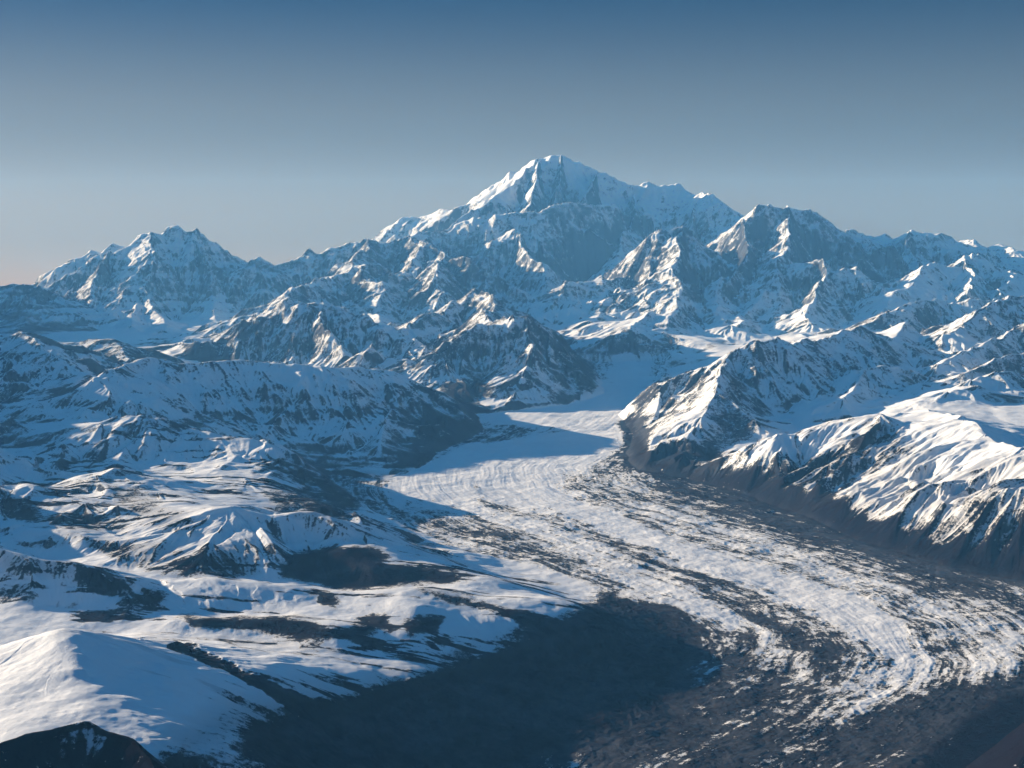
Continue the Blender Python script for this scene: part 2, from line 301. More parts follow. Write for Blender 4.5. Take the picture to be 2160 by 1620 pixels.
 ('peakleft', [(400,1030,12.2),(450,1015,12.4),(520,1020,12.3),(600,1050,11.9),(680,1065,11.7),(745,1080,11.6)], .8, .7, 1.0),
 # dome with the dark ribs
 ('cliffdome', [(60,1115,10.3),(110,1112,10.3),(150,1120,10.2),(180,1130,10.1),(250,1136,10.05),(310,1130,10.1),(370,1122,10.15),(410,1105,10.25),(445,1083,10.4),(490,1065,10.5),(530,1078,10.45),(575,1090,10.4),(620,1078,10.5),(660,1076,10.5),(700,1092,10.4),(760,1125,10.3),(840,1148,10.4),(940,1165,10.8)], .33, 1.0, .9),
 ('cliffdome', [(530,1078,10.45),(560,1120,10.1),(585,1160,9.8)], .3, .3, 1.0),
 ('cliffdome', [(490,1065,10.5),(500,1085,10.38),(520,1110,10.22)], 1.6, .35, .95),
 # bench and near spurs
 ('cliffdome', [(-150,1140,9),(0,1150,9),(60,1168,8.9),(130,1178,8.9),(200,1193,8.85),(260,1212,8.8),(292,1238,8.7)], .42, .7, .9),
 ('bench', [(320,1232,8.9),(380,1218,9.0),(440,1207,9.05),(510,1222,9),(620,1238,8.95),(720,1248,8.9),(860,1240,9),(1000,1255,8.95),(1130,1275,8.9)], .7, .5, .9),
 ('bench', [(595,1195,9.7),(640,1170,9.9),(720,1160,10),(790,1150,10.1),(830,1160,10)], .45, .5, .9),
 ('bench', [(380,1298,8.25),(450,1300,8.25),(540,1298,8.3),(620,1303,8.25),(700,1318,8.15)], .32, .4, .9),
 ('bench', [(720,1150,10.0),(800,1185,9.7),(900,1190,9.8),(980,1222,9.5)], .4, .5, .9),
 ('dome', [(-400,1330,6.9),(-200,1400,6.7),(-60,1400,6.7),(0,1385,6.65),(50,1355,6.7),(90,1332,6.7),(125,1322,6.7),(165,1340,6.75),(220,1358,6.9),(260,1350,7.1),(330,1372,7.3)], 1.3, .8, .9),
 ('dome', [(125,1322,6.7),(150,1375,6.4),(175,1440,6.1),(190,1500,5.8)], 1.15, 1.15, .9),
 ('dome', [(220,1358,6.9),(235,1400,6.6),(225,1450,6.35)], .6, .6, 1.0),
 ('knoll', [(-150,1600,4.4),(-60,1590,4.5),(0,1555,4.6),(60,1535,4.7),(110,1528,4.75),(185,1512,4.8),(225,1535,4.75),(280,1545,4.7),(315,1580,4.6),(335,1640,4.45),(350,1720,4.3)], .9, .5, .95),
 ('mound', [(1960,1620,5.4),(1985,1555,5.6),(2035,1508,5.8),(2095,1478,5.9),(2160,1448,6.0),(2260,1405,6.1)], .9, .6, .9),
]
# broad and fine bending of the ridge lines; crest points are bent with them, so the crests stay where they were measured
def warp(x, y):
    k = np.clip(y/22, .3, 1.2)
    wx = .18*k*fbm(x/1.7, y/1.7, 2, 1)+.025*k*fbm(x/.5, y/.5, 2, 11)
    wy = .18*k*fbm(x/1.7, y/1.7, 2, 5)+.025*k*fbm(x/.5, y/.5, 2, 15)
    return wx.astype(np.float32), wy.astype(np.float32)
WX, WY = par(warp, X, Y)
best = np.zeros_like(X); gid = np.zeros(X.shape, np.int8); ucur = np.ones_like(X)
def add_segment(g, a, b, wR, wL, p, s0, seed):
    ero, thr, jag, spA, spW = PRM[g]
    Wm = max(wR, wL)*(1+spA*.6)+.25
    y0, y1 = min(a[1], b[1])-Wm, max(a[1], b[1])+Wm
    r0 = max(0, int(np.searchsorted(Dr, y0))); r1 = min(nrow, int(np.searchsorted(Dr, y1)))
    if r1-r0 < 2: return
    ya, yb = Dr[r0], Dr[r1-1]
    x0, x1 = min(a[0], b[0])-Wm, max(a[0], b[0])+Wm
    t0 = min(x0/ya, x0/yb); t1 = max(x1/ya, x1/yb)
    c0 = max(0, int(np.searchsorted(T, t0))); c1 = min(ncol, int(np.searchsorted(T, t1)))
    if c1-c0 < 2: return
    sl_ = (slice(r0, r1), slice(c0, c1))
    x = X[sl_]+WX[sl_]; y = Y[sl_]+WY[sl_]
    dx, dy = b[0]-a[0], b[1]-a[1]; ln = math.hypot(dx, dy)+1e-6; dx /= ln; dy /= ln
    rx = x-a[0]; ry = y-a[1]
    al = rx*dx+ry*dy; alc = np.clip(al, 0, ln)
    cr = dx*ry-dy*rx                    # >0: left of the direction
    di = np.sqrt((rx-alc*dx)**2+(ry-alc*dy)**2)+1e-5
    sd = np.clip(cr/di, -1, 1)
    W = wR+(wL-wR)*(.5+.5*sd)
    u = di/W
    m = u < 1.6
    s = s0+alc+(1-np.abs(sd))*.7*np.sign(al-alc)
    n = 1-2.6*np.abs(vnoise(x/spW*1.3, y/spW*1.3, seed)) 
    n2 = 1-2.6*np.abs(vnoise(x/spW*3.1+y, y/spW*3.1, seed+9))
    ue = u*(1-spA*(n*.8+n2*.2)*np.minimum(u*2.5, 1)*.55)
    zc = a[2]+(b[2]-a[2])*alc/ln
    if jag: zc = zc+jag*(vnoise(s*3.1, s*0+seed, 3)*.6+vnoise(s*8.3, s*0+seed, 4)*.4)
    rel = np.maximum(zc-B[sl_], 0)
    c = rel*np.clip(1-ue, 0, 1)**p
    cur = best[sl_]
    k = m & (c > cur+1e-6)
    cur[k] = c[k]; gid[sl_][k] = GI[g]; ucur[sl_][k] = ue[k]
STEEP = {'great': .72, 'twin': .66, 'farleft': .7, 'midwest': .95, 'centre': 1.0, 'horn': .75, 'castle': .75, 'skyline': .75, 'table': .8, 'eastrange': .85, 'rightlong': .85}
for q, rr in enumerate(R):
    g, (pts, wR, wL, p) = rr[0], rr[-4:]
    wR *= STEEP.get(g, 1); wL *= STEEP.get(g, 1)
    if g == 'table' and q and pts[0][0] == 195: pts = [(a, b, c-.5) for a, b, c in pts]
    P = np.array(pts if len(rr) == 6 else [at(*v) for v in pts]); s0 = q*7.7
    wx, wy = warp(P[:, 0], P[:, 1]); P[:, 0] += wx; P[:, 1] += wy
    for a, b in zip(P[:-1], P[1:]):
        add_segment(g, a, b, wR, wL, p, s0, q % 37); s0 += math.hypot(b[0]-a[0], b[1]-a[1])
gid[(best < .012)] = 0

def slopes(H):
    H = H.astype(np.float64)
    Ht = np.gradient(H, T, axis=1); Hd = np.gradient(H, Dr, axis=0)
    Hx = Ht/Y; return Hx.astype(np.float32), (Hd-T[None, :]*Hx).astype(np.float32)

best = np.minimum(best, np.clip(.03-gmask, 0, 9)*.85)
H0 = B+best
def blur(A, r, ax):
    A = np.moveaxis(A, ax, 0); P_ = np.concatenate([np.repeat(A[:1], r+1, 0), A, np.repeat(A[-1:], r, 0)]).astype(np.float64).cumsum(0)
    return np.moveaxis(((P_[2*r+1:]-P_[:-2*r-1])/(2*r+1)).astype(np.float32), 0, ax)
soft = np.isin(gid, [0, GI['dome'], GI['bench'], GI['mound'], GI['glacier']]).astype(np.float32)
soft = np.where(gid == GI['cliffdome'], .55, soft).astype(np.float32)
soft = blur(blur(soft, int(5*Q), 0), int(9*Q), 1)*(1-sstep(12, 16, Y))
H1s = H0
for _ in range(2): H1s = blur(blur(H1s, int(7*Q), 0), int(14*Q), 1)
H0 = (H0+(H1s-H0)*soft).astype(np.float32)
HB = H0
for _ in range(2): HB = blur(blur(HB, int(3*Q)+1, 0), int(6*Q)+1, 1)
hx, hy = slopes(HB)
S0 = np.sqrt(hx*hx+hy*hy)
prm = np.array([PRM[g] for g in GROUPS], np.float32)

def eros(x, y, hx, hy, S, g, bst, sp_):
    a0 = prm[g, 0]*1.15*np.clip(bst*1.6, 0, 1.0)*sstep(.06, .3, S)
    sc = np.clip(.45+bst*.7, .45, 1.6)          # wavelength grows with relief -- kept in classes to stay continuous
    v = 0; vx = 0; vy = 0; rib = 0
    inv = 1/np.maximum(S, 1e-3)
    bx, by = hy*inv, -hx*inv
    f = 1/1.25; am = 1.0
    for k in range(6):
        dxx = bx*1.6+vy*.8; dyy = by*1.6-vx*.8
        e, ex, ey = gully(x*f, y*f, dxx, dyy, k+1)
        fade = np.clip((1/f)/(sp_*3)-.6, 0, 1)
        v = v+e*am*fade; vx = vx+ex*am*.12*fade; vy = vy+ey*am*.12*fade
        rib = rib+e*fade*(.35 if k else .2)
        am *= .58; f *= 1.9
    return (v*a0).astype(np.float32), rib.astype(np.float32)
xw = X+WX*.3; yw = Y+WY*.3
ER, RIB = par(eros, xw, yw, hx, hy, S0, gid, best, SP)
RG = par(lambda x, y, s_: ridged(x/1.1, y/1.1, 6, 2, .52, s_*2.5, 1.1).astype(np.float32), xw, yw, SP)
FB = par(lambda x, y, s_: fbm(x/.5, y/.5, 6, 20, .55, s_*2.5, .5).astype(np.float32), X, Y, SP)
rough = prm[gid, 0]/.13
strata = np.isin(gid, [GI['table'], GI['tableleft'], GI['twin'], GI['farleft'], GI['centre']]).astype(np.float32)*.5
relk = np.clip(best*2.0, 0, 1)
H = H0+ER*(.15+.85*sstep(0, .4, ucur))+RG*np.where(Y > 17, .2, .11)*rough*relk*np.clip(Y/30, .2, 1.15)*np.clip(best, .1, 1)+FB*.022*(.6+rough*relk)
# hummocks of the debris-covered ice, ripples of the clean ice
HM = par(lambda x, y, s_: ridged(x/.05+.4*y, y/.045, 3, 40, .65, s_*1.7, .048).astype(np.float32), X, Y, SP)
HM2 = par(lambda x, y, s_: fbm(x/.6, y/.5, 5, 47, .55, s_*2.5, .5).astype(np.float32), X, Y, SP)

# ------------------------------------------------------------------ surface cover: patches traced on the slopes they lie on
PXc, PYc = project(X, Y, H0)
nz = par(lambda x, y: fbm(x/.35, y/.35, 5, 60, .75).astype(np.float32), X, Y)
nz2 = par(lambda x, y: fbm(x/.35, y/.35, 5, 75, .75).astype(np.float32), X, Y)
PXn = PXc+nz*18; PYn = PYc+nz2*8
def patch(poly, d0, d1, soft=8):
    xs = [p[0] for p in poly]; ys = [p[1] for p in poly]
    r0, r1 = np.searchsorted(Dr, [d0, d1])
    out = np.zeros_like(X)
    a, b = PXn[r0:r1], PYn[r0:r1]
    m = (a > min(xs)-soft) & (a < max(xs)+soft) & (b > min(ys)-soft) & (b < max(ys)+soft)
    v = inpoly(poly, a[m], b[m])
    out[r0:r1][m] = np.clip(v/soft*.5+.5, 0, 1); return out
def stroke(pts, wpx, d0, d1, soft=.6):
    """soft band along a line; pts (px,py,halfwidth px)"""
    r0, r1 = np.searchsorted(Dr, [d0, d1]); out = np.zeros_like(X)
    a, b = PXn[r0:r1], PYn[r0:r1]; acc = np.zeros_like(a)
    for (xa, ya, wa), (xb, yb, wb) in zip(pts[:-1], pts[1:]):
        W = max(wa, wb)*1.8
        m = (a > min(xa, xb)-W) & (a < max(xa, xb)+W) & (b > min(ya, yb)-W) & (b < max(ya, yb)+W)
        if not m.any(): continue
        x = a[m]; y = b[m]*1.0
        ex, ey = xb-xa, yb-ya; L2 = ex*ex+ey*ey+1e-9
        t = np.clip(((x-xa)*ex+(y-ya)*ey)/L2, 0, 1)
        d = np.sqrt((x-xa-t*ex)**2+(y-ya-t*ey)**2)/(wa+(wb-wa)*t)
        acc[m] = np.maximum(acc[m], np.clip((1.5-d)/1.0, 0, 1))
    out[r0:r1] = acc; return out

snow = np.zeros_like(X)        # >0 snow, <0 bare
tone = np.zeros_like(X)        # 0 grey rock, 1 near-black tundra and scree
ks = np.zeros_like(X)
# dark lowland between the bench and the glacier
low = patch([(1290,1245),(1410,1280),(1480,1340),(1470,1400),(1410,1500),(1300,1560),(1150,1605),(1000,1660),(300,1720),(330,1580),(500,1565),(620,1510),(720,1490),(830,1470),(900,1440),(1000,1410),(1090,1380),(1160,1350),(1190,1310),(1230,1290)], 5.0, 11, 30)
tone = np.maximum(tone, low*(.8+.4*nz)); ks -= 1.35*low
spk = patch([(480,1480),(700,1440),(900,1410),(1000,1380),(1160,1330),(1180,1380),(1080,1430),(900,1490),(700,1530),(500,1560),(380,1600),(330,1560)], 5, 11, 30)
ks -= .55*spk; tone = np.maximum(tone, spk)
dark_patches = [
 ([(380,1297),(440,1303),(520,1300),(600,1300),(660,1310),(700,1335),(690,1350),(620,1345),(560,1330),(470,1325),(420,1318)], 7.5, 9),
 ([(700,1330),(740,1320),(790,1298),(800,1310),(760,1335),(710,1340)], 7.5, 9),
 ([(800,1300),(825,1298),(830,1318),(810,1325)], 7.5, 9),
 ([(850,1320),(890,1303),(925,1308),(915,1330),(865,1335)], 7.5, 9),
 ([(468,1345),(520,1350),(600,1355),(640,1350),(640,1360),(560,1362),(480,1360)], 7.3, 9),
 ([(640,1360),(675,1358),(670,1375),(635,1372)], 7.2, 9),
 ([(680,1262),(700,1255),(716,1268),(705,1280),(685,1275)], 8, 9.5),
 ([(592,1195),(620,1165),(700,1152),(780,1150),(818,1168),(812,1185),(740,1195),(700,1210),(640,1225),(600,1215)], 9, 10.6),
 ([(670,1220),(720,1200),(800,1190),(880,1190),(940,1205),(985,1222),(960,1232),(880,1228),(840,1240),(760,1243),(690,1238)], 8.8, 10.3),
 ([(150,1195),(200,1193),(260,1212),(290,1222),(285,1240),(240,1245),(190,1232),(150,1220)], 8.2, 9.2),
 ([(260,1248),(310,1240),(352,1250),(345,1268),(300,1275),(265,1270)], 8.0, 9.0),
 ([(370,1355),(400,1362),(440,1372),(490,1400),(540,1425),(590,1440),(620,1470),(690,1500),(720,1530),(620,1500),(580,1462),(520,1432),(460,1402),(420,1385)], 6, 8.8),
 ([(880,1240),(980,1262),(1060,1280),(1130,1300),(1140,1310),(1050,1290),(960,1272),(900,1255)], 8, 9.5),
 ([(1080,1285),(1150,1300),(1200,1320),(1160,1340),(1110,1320)], 8, 9.5),
 ([(600,965),(640,985),(700,1010),(750,1050),(750,1075),(690,1045),(640,1020)], 12, 14),
 ([(800,1010),(830,985),(870,965),(905,948),(920,962),(880,985),(840,1008),(815,1015)], 13.6, 16.4),
 ([(690,985),(760,990),(810,998),(790,1003),(700,996)], 13.6, 16),
 ([(880,860),(960,862),(1020,905),(1000,925),(960,945),(900,930),(870,900)], 15.5, 19),
 ([(1000,866),(1080,868),(1070,876),(1010,874)], 18, 22),
 ([(930,800),(1000,790),(1050,810),(1000,850),(945,850)], 19, 24),
 ([(1200,700),(1260,790),(1280,825),(1230,830),(1180,780),(1160,720)], 20, 26),
 ([(1300,870),(1330,880),(1345,920),(1340,960),(1325,950),(1325,900)], 14.5, 18.5),
 ([(0,1030),(60,1050),(90,1085),(60,1100),(20,1080),(0,1075)], 10, 12.5),
 ([(100,1090),(180,1075),(250,1095),(280,1118),(200,1125),(140,1115)], 9.5, 12),
 ([(230,1030),(290,1035),(350,1070),(420,1110),(360,1118),(290,1090),(250,1060)], 10, 12.5),
 ([(570,1045),(640,1040),(700,1060),(740,1085),(690,1090),(620,1070),(560,1070)], 10.8, 13),
 ([(850,1145),(900,1140),(950,1158),(940,1168),(880,1160)], 9.5, 11.5),
]
for poly, d0, d1 in dark_patches:
    v = patch(poly, d0, d1, 12); ks -= (1.3 if d1 <= 10.7 else .6)*v; tone = np.maximum(tone, v*(.9 if d0 < 14 else .5))
# ribbed cliff below the dome
v = stroke([(375,1358,7),(450,1388,9),(520,1428,10),(590,1458,14),(640,1492,18),(700,1530,28)], 0, 5, 9); ks -= 2.4*v; tone = np.maximum(tone, v); H = H-.02*v
STRIP = par(lambda x, y: fbm(x/.45+.5*y, y/.085, 5, 150, .6).astype(np.float32), X, Y)
zone = patch([(0,1130),(300,1200),(700,1130),(1000,1180),(1290,1250),(1150,1350),(900,1450),(600,1500),(200,1500),(330,1380),(0,1290)], 6.3, 11.5, 25)
zone2 = patch([(0,1000),(300,880),(600,930),(760,1080),(950,1160),(600,1080),(400,1110),(0,1130)], 10, 14.6, 25)
v = sstep(.22, .5, STRIP)*np.maximum(zone*.8, zone2); ks -= .95*v; tone = np.maximum(tone, v*.9)
v = patch([(180,1130),(250,1136),(330,1140),(380,1148),(450,1140),(520,1140),(545,1165),(540,1200),(500,1215),(400,1215),(320,1205),(240,1180)], 9, 10.8, 10); ks -= .9*v; tone = np.maximum(tone, v*.9)
v = patch([(540,1085),(580,1085),(610,1130),(600,1180),(570,1200),(550,1140)], 9.3, 11, 10); ks -= .5*v
v = patch([(620,1085),(700,1090),(780,1120),(700,1130),(640,1110)], 9.3, 11, 10); ks -= .5*v
v = patch([(0,1160),(60,1170),(150,1185),(150,1215),(60,1200),(0,1190)], 8.2, 9.4, 10); ks -= .8*v; tone = np.maximum(tone, v*.8)
# bare lower slopes at the right, with some flank shade put into the cover
v = patch([(1455,1008),(1500,985),(1560,985),(1640,975),(1700,960),(1780,930),(1840,885),(1870,890),(1930,930),(1840,985),(1760,1030),(1710,1110),(1580,1080),(1440,1030)], 11.5, 15.8, 16); ks -= 1.1*v; tone = np.maximum(tone, v*.85)  # bare foot, plus the ridge's shaded right side painted as dark ground
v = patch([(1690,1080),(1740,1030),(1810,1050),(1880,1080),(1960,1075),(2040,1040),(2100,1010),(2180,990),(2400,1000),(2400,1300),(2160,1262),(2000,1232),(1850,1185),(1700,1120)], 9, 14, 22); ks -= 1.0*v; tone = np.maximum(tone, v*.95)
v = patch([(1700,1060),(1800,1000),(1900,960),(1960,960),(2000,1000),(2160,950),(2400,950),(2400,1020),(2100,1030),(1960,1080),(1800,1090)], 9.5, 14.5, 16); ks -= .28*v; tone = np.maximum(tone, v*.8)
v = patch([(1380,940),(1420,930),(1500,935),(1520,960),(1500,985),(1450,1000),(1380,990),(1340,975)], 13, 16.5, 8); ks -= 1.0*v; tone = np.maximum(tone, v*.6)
v = patch([(1510,835),(1560,860),(1590,900),(1560,930),(1520,960),(1480,960),(1500,880)], 14, 18.5, 12); ks -= .6*v  # shaded right side of the spur, painted by thinning the snow
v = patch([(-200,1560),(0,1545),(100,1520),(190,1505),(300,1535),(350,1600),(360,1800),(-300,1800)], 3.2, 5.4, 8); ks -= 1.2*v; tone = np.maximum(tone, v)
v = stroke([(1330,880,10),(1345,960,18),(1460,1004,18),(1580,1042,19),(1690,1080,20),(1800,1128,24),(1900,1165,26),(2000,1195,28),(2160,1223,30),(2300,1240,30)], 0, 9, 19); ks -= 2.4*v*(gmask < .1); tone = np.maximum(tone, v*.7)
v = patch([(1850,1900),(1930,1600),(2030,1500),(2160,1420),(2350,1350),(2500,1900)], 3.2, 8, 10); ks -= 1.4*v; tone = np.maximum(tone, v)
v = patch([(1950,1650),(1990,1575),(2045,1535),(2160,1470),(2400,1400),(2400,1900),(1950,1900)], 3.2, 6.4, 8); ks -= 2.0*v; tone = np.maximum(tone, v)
v = patch([(2080,1650),(2120,1600),(2200,1580),(2300,1600),(2300,1700)], 3.2, 6.4, 10); ks += 2.6*v

hx, hy = slopes(H); S1 = np.sqrt(hx*hx+hy*hy)
thr = prm[gid, 1]
valley = gid == 0
score = (thr+.14-.16*sstep(15, 24, Y)-S1)*.9 - RIB*np.where(gid == GI['cliffdome'], 1.5*np.clip(best*4, 0, 1), np.where(gid == GI['table'], 1.35, np.where((gid == GI['snowface']) | (gid == GI['darkridge']), 1.5, .95))*relk) + FB*.3 + ks*.85 - .05 - .2*nz*relk
score = score + .7*sstep(3.7, 4.6, H)
score = score + np.array([{'table': -.14, 'tableleft': -.2, 'peakleft': -.1, 'centre': -.06, 'midwest': -.05, 'farleft': -.2}.get(g, 0) for g in GROUPS], np.float32)[gid]
score = score - strata*vnoise(H*16+.4*nz, X*.5+nz2, 77)*relk
score = np.where(valley, .6+.2*FB+ks-S1*.8, score)

FLOW = [gl(*p)[:2] for p in [(1325,762),(1310,800),(1270,850),(1200,895),(1120,940),(1050,985),(1060,1030),(1160,1080),(1300,1120),(1450,1165),(1600,1210),(1750,1260),(1850,1320),(1900,1390),(1850,1460),(1740,1530),(1600,1600),(1450,1700)]]
def flow(x, y):
    bd = np.full(x.shape, 1e9, np.float32); bs = np.zeros_like(x); bn = np.zeros_like(x); s0 = 0.0
    for (xa, ya), (xb, yb) in zip(FLOW[:-1], FLOW[1:]):
        ex, ey = xb-xa, yb-ya; ln = math.hypot(ex, ey); ex /= ln; ey /= ln
        t = (x-xa)*ex+(y-ya)*ey; tc_ = np.clip(t, 0, ln)
        d = np.hypot(x-xa-tc_*ex, y-ya-tc_*ey); k = d < bd
        bd = np.where(k, d, bd); bs = np.where(k, s0+tc_, bs); bn = np.where(k, np.sign(ex*(y-ya)-ey*(x-xa))*d, bn); s0 += ln
    return bs.astype(np.float32), bn.astype(np.float32)
FS, FN = par(flow, X, Y)
STR = par(lambda s_, n, x, y: (fbm(n/.07+.7*vnoise(x/.5, y/.5, 31), s_/1.5, 4, 101, .65)).astype(np.float32), FS, FN, X, Y)
PT = par(lambda s_, n: (fbm(n/.14, s_/.32, 5, 131, .68)).astype(np.float32), FS, FN)
# glacier cover: clean white ice streams and dark moraine
gs = np.full_like(X, .06)
cover = [([(1320,765,30),(1330,800,50),(1320,840,50),(1200,866,30),(1050,872,12)], .9),
 ([(1000,890,12),(1250,880,22),(1300,930,22),(1230,960,40),(1100,990,60),(1000,1000,40),(850,1030,25)], .75),
 ([(1000,875,6),(1120,880,10),(1250,880,18)], .6),
 ([(850,990,14),(1000,960,22),(1150,940,22),(1250,920,16)], .9),
 ([(1050,1020,30),(1150,1050,28),(1250,1095,24),(1400,1150,20),(1550,1200,22),(1700,1250,28),(1800,1290,34),(1870,1340,36),(1900,1375,22)], 1.1),
 ([(900,1030,25),(1000,1070,24),(1100,1110,18),(1200,1150,14),(1330,1200,12),(1450,1255,14),(1520,1300,16),(1560,1330,10)], .55),
 ([(1380,1080,20),(1500,1110,18),(1620,1160,16),(1750,1200,14),(1900,1235,16),(2000,1280,24),(2120,1340,34)], .35),
 ([(1930,1390,40),(1850,1440,34),(1750,1500,30),(1650,1560,22)], .5),
 ([(2150,1370,40),(2060,1400,30),(1960,1430,30)], .35),
 ([(1250,1195,10),(1350,1230,13),(1450,1275,14),(1530,1310,12)], .45),
 ([(1445,1335,5),(1500,1350,6),(1540,1355,5)], .3)]
for pts, am in cover: gs = gs+am*stroke(pts, 0, 5, 26)
darkm = [([(1300,1270,12),(1420,1310,22),(1520,1380,40),(1600,1430,50),(1450,1500,50),(1300,1570,50)], .55),
 ([(1150,1060,8),(1250,1120,10),(1400,1180,16),(1520,1240,24),(1650,1300,34),(1750,1370,40)], .42),
 ([(1320,880,10),(1330,960,12),(1400,1010,14),(1550,1060,16),(1680,1110,18),(1850,1165,18),(2000,1200,18),(2180,1230,18)], .75),
 ([(1400,1030,12),(1500,1070,16),(1650,1120,20),(1800,1190,16),(2000,1230,22),(2160,1270,30)], .32),
 ([(850,1120,8),(950,1145,8),(1100,1175,10),(1200,1210,10),(1300,1250,12)], .3),
 ([(900,1100,10),(1000,1120,14),(1100,1150,16),(1180,1180,14)], .2),
 ([(1600,1600,60),(1800,1560,50),(2000,1500,50),(2150,1460,40)], .62),
 ([(1250,1560,40),(1400,1520,50),(1600,1500,40),(1700,1480,30)], .4), ([(1850,1600,60),(2050,1500,50)], .4),
 ([(1300,1610,70),(1500,1610,70)], .6),
 ([(1550,1290,8),(1700,1350,20),(1730,1400,30)], .35),
 ([(1880,1395,6),(1930,1360,7),(1980,1370,8)], .4)]
for pts, am in darkm: gs = gs-am*stroke(pts, 0, 5, 26)
gs = gs-.6*stroke([(1300,1262,14),(1440,1330,34),(1435,1400,34),(1390,1480,34),(1280,1540,30),(1150,1590,30),(1000,1650,30)], 0, 5, 14)
gs = gs-.27*(1-sstep(7.2, 9.0, Y))
gs = gs-1.2*(1-sstep(.0, .2, gmask+.08*nz))*(X > .9)*(Y < 18.5)
lat = stroke([(1700,1120,10),(1850,1170,16),(2000,1205,16),(2180,1240,16)], 0, 8, 14)
FG = par(lambda x, y, s_: fbm(x/.06+.3*y, y/.06-.2*x, 3, 90, .75, s_*1.5, .06).astype(np.float32), X, Y, SP)
clean = sstep(.4, .9, gs)
H = H + low*(HM*.008+.012*nz2)*(1-gin)
H = H + gin*((HM*.5+.35*np.clip(FG, -1, 1))*.006*(1-.5*clean)+STR*.0022+HM2*.010*(1-.5*clean)) 
gs = gs + (FG*.3+STR*.55+PT*.4)*(1-.6*clean) + HM*-.15+.12*nz*(1-clean)
ginc = np.where(X > 1.0, sstep(-.22, .0, gmask), gin)
score = score*(1-ginc)+gs*ginc
gid[gmask > 0] = GI['glacier']
gtone = (.45+.4*nz+.25*FG)*(1-.7*sstep(.15, .6, gs))-.3*lat
tone = tone*(1-gin)+np.clip(gtone, 0, 1)*gin
rgh = np.clip(rough*relk*(.25+S1*1.2), 0, 1.3)*(1-ginc)+ginc*(1.0-.75*clean)+.4*np.clip(-ks*3, 0, 1)*(1-ginc)

# ------------------------------------------------------------------ materials
def mat_terrain(name):
    m = bpy.data.materials.new(name); m.use_nodes = True
    nt = m.node_tree; n = nt.nodes; l = nt.links
    b = n['Principled BSDF']
    g = n.new('ShaderNodeNewGeometry')
    def attr(a):
        x = n.new('ShaderNodeAttribute'); x.attribute_name = a; return x.outputs['Fac']
    def noise(scale, det, rough=.6):
        x = n.new('ShaderNodeTexNoise'); x.inputs['Scale'].default_value = scale; x.inputs['Detail'].default_value = det
        x.inputs['Roughness'].default_value = rough; l.new(g.outputs['Position'], x.inputs['Vector']); return x.outputs['Fac']
    def math_(op, a, b_, c=None, clamp=False):
        x = n.new('ShaderNodeMath'); x.operation = op; x.use_clamp = clamp
        for i, v in enumerate((a, b_, c)):
            if v is None: continue
            if isinstance(v, (int, float)): x.inputs[i].default_value = v
            else: l.new(v, x.inputs[i])
        return x.outputs[0]
    def mix(f, a, b_):
        x = n.new('ShaderNodeMix'); x.data_type = 'RGBA'; l.new(f, x.inputs[0])
        for i, v in ((6, a), (7, b_)):
            if isinstance(v, tuple): x.inputs[i].default_value = v
            else: l.new(v, x.inputs[i])
        return x.outputs[2]
    n1 = noise(.4, 7, .72); n2 = noise(2.6, 4, .7)
    rg = attr('roughness'); n0 = noise(.06, 7, .68)
    nn = math_('ADD', math_('MULTIPLY', math_('SUBTRACT', n1, .5), 3.0), math_('MULTIPLY', math_('SUBTRACT', n2, .5), 2.2))
    nn = math_('ADD', nn, math_('MULTIPLY', math_('SUBTRACT', n0, .5), 3.0))
    cx = n.new('ShaderNodeCombineXYZ'); l.new(math_('MULTIPLY', attr('flow_along'), 8.0), cx.inputs[0]); l.new(math_('MULTIPLY', attr('flow_across'), 26.0), cx.inputs[1])
    fl_ = n.new('ShaderNodeTexNoise'); fl_.inputs['Scale'].default_value = 1; fl_.inputs['Detail'].default_value = 6; fl_.inputs['Roughness'].default_value = .72
    l.new(cx.outputs[0], fl_.inputs['Vector'])
    nn = math_('ADD', math_('MULTIPLY', nn, math_('SUBTRACT', 1.0, math_('MULTIPLY', attr('ice'), .25))), math_('MULTIPLY', math_('MULTIPLY', math_('SUBTRACT', fl_.outputs['Fac'], .5), 3.6), attr('ice')))
    s = math_('ADD', attr('cover'), math_('MULTIPLY', nn, math_('ADD', math_('MULTIPLY', rg, .85), .12)))
    mr = n.new('ShaderNodeMapRange'); mr.interpolation_type = 'SMOOTHSTEP'; l.new(s, mr.inputs[0])
    mr.inputs[1].default_value = -.10; mr.inputs[2].default_value = .14
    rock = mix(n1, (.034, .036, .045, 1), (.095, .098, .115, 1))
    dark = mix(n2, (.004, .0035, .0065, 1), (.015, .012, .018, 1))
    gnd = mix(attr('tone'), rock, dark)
    snowc = mix(noise(.05, 3), (.80, .82, .85, 1), (.86, .86, .87, 1))
    snowc = mix(math_('MULTIPLY', attr('tone'), .6), snowc, (.42, .42, .44, 1))
    col = mix(mr.outputs[0], gnd, snowc)
    l.new(col, b.inputs['Base Color'])
    b.inputs['Roughness'].default_value = .85
    b.inputs['Specular IOR Level'].default_value = 0.0
    bp = n.new('ShaderNodeBump'); bp.inputs['Strength'].default_value = .5; bp.inputs['Distance'].default_value = .8
    hgt = math_('MULTIPLY', math_('ADD', math_('ADD', n2, math_('MULTIPLY', n0, 5.0)), math_('MULTIPLY', n1, 2.5)), math_('SUBTRACT', 1.3, mr.outputs[0]))
    l.new(hgt, bp.inputs['Height']); l.new(bp.outputs[0], b.inputs['Normal'])
    return m
MT = mat_terrain('snow_and_rock')

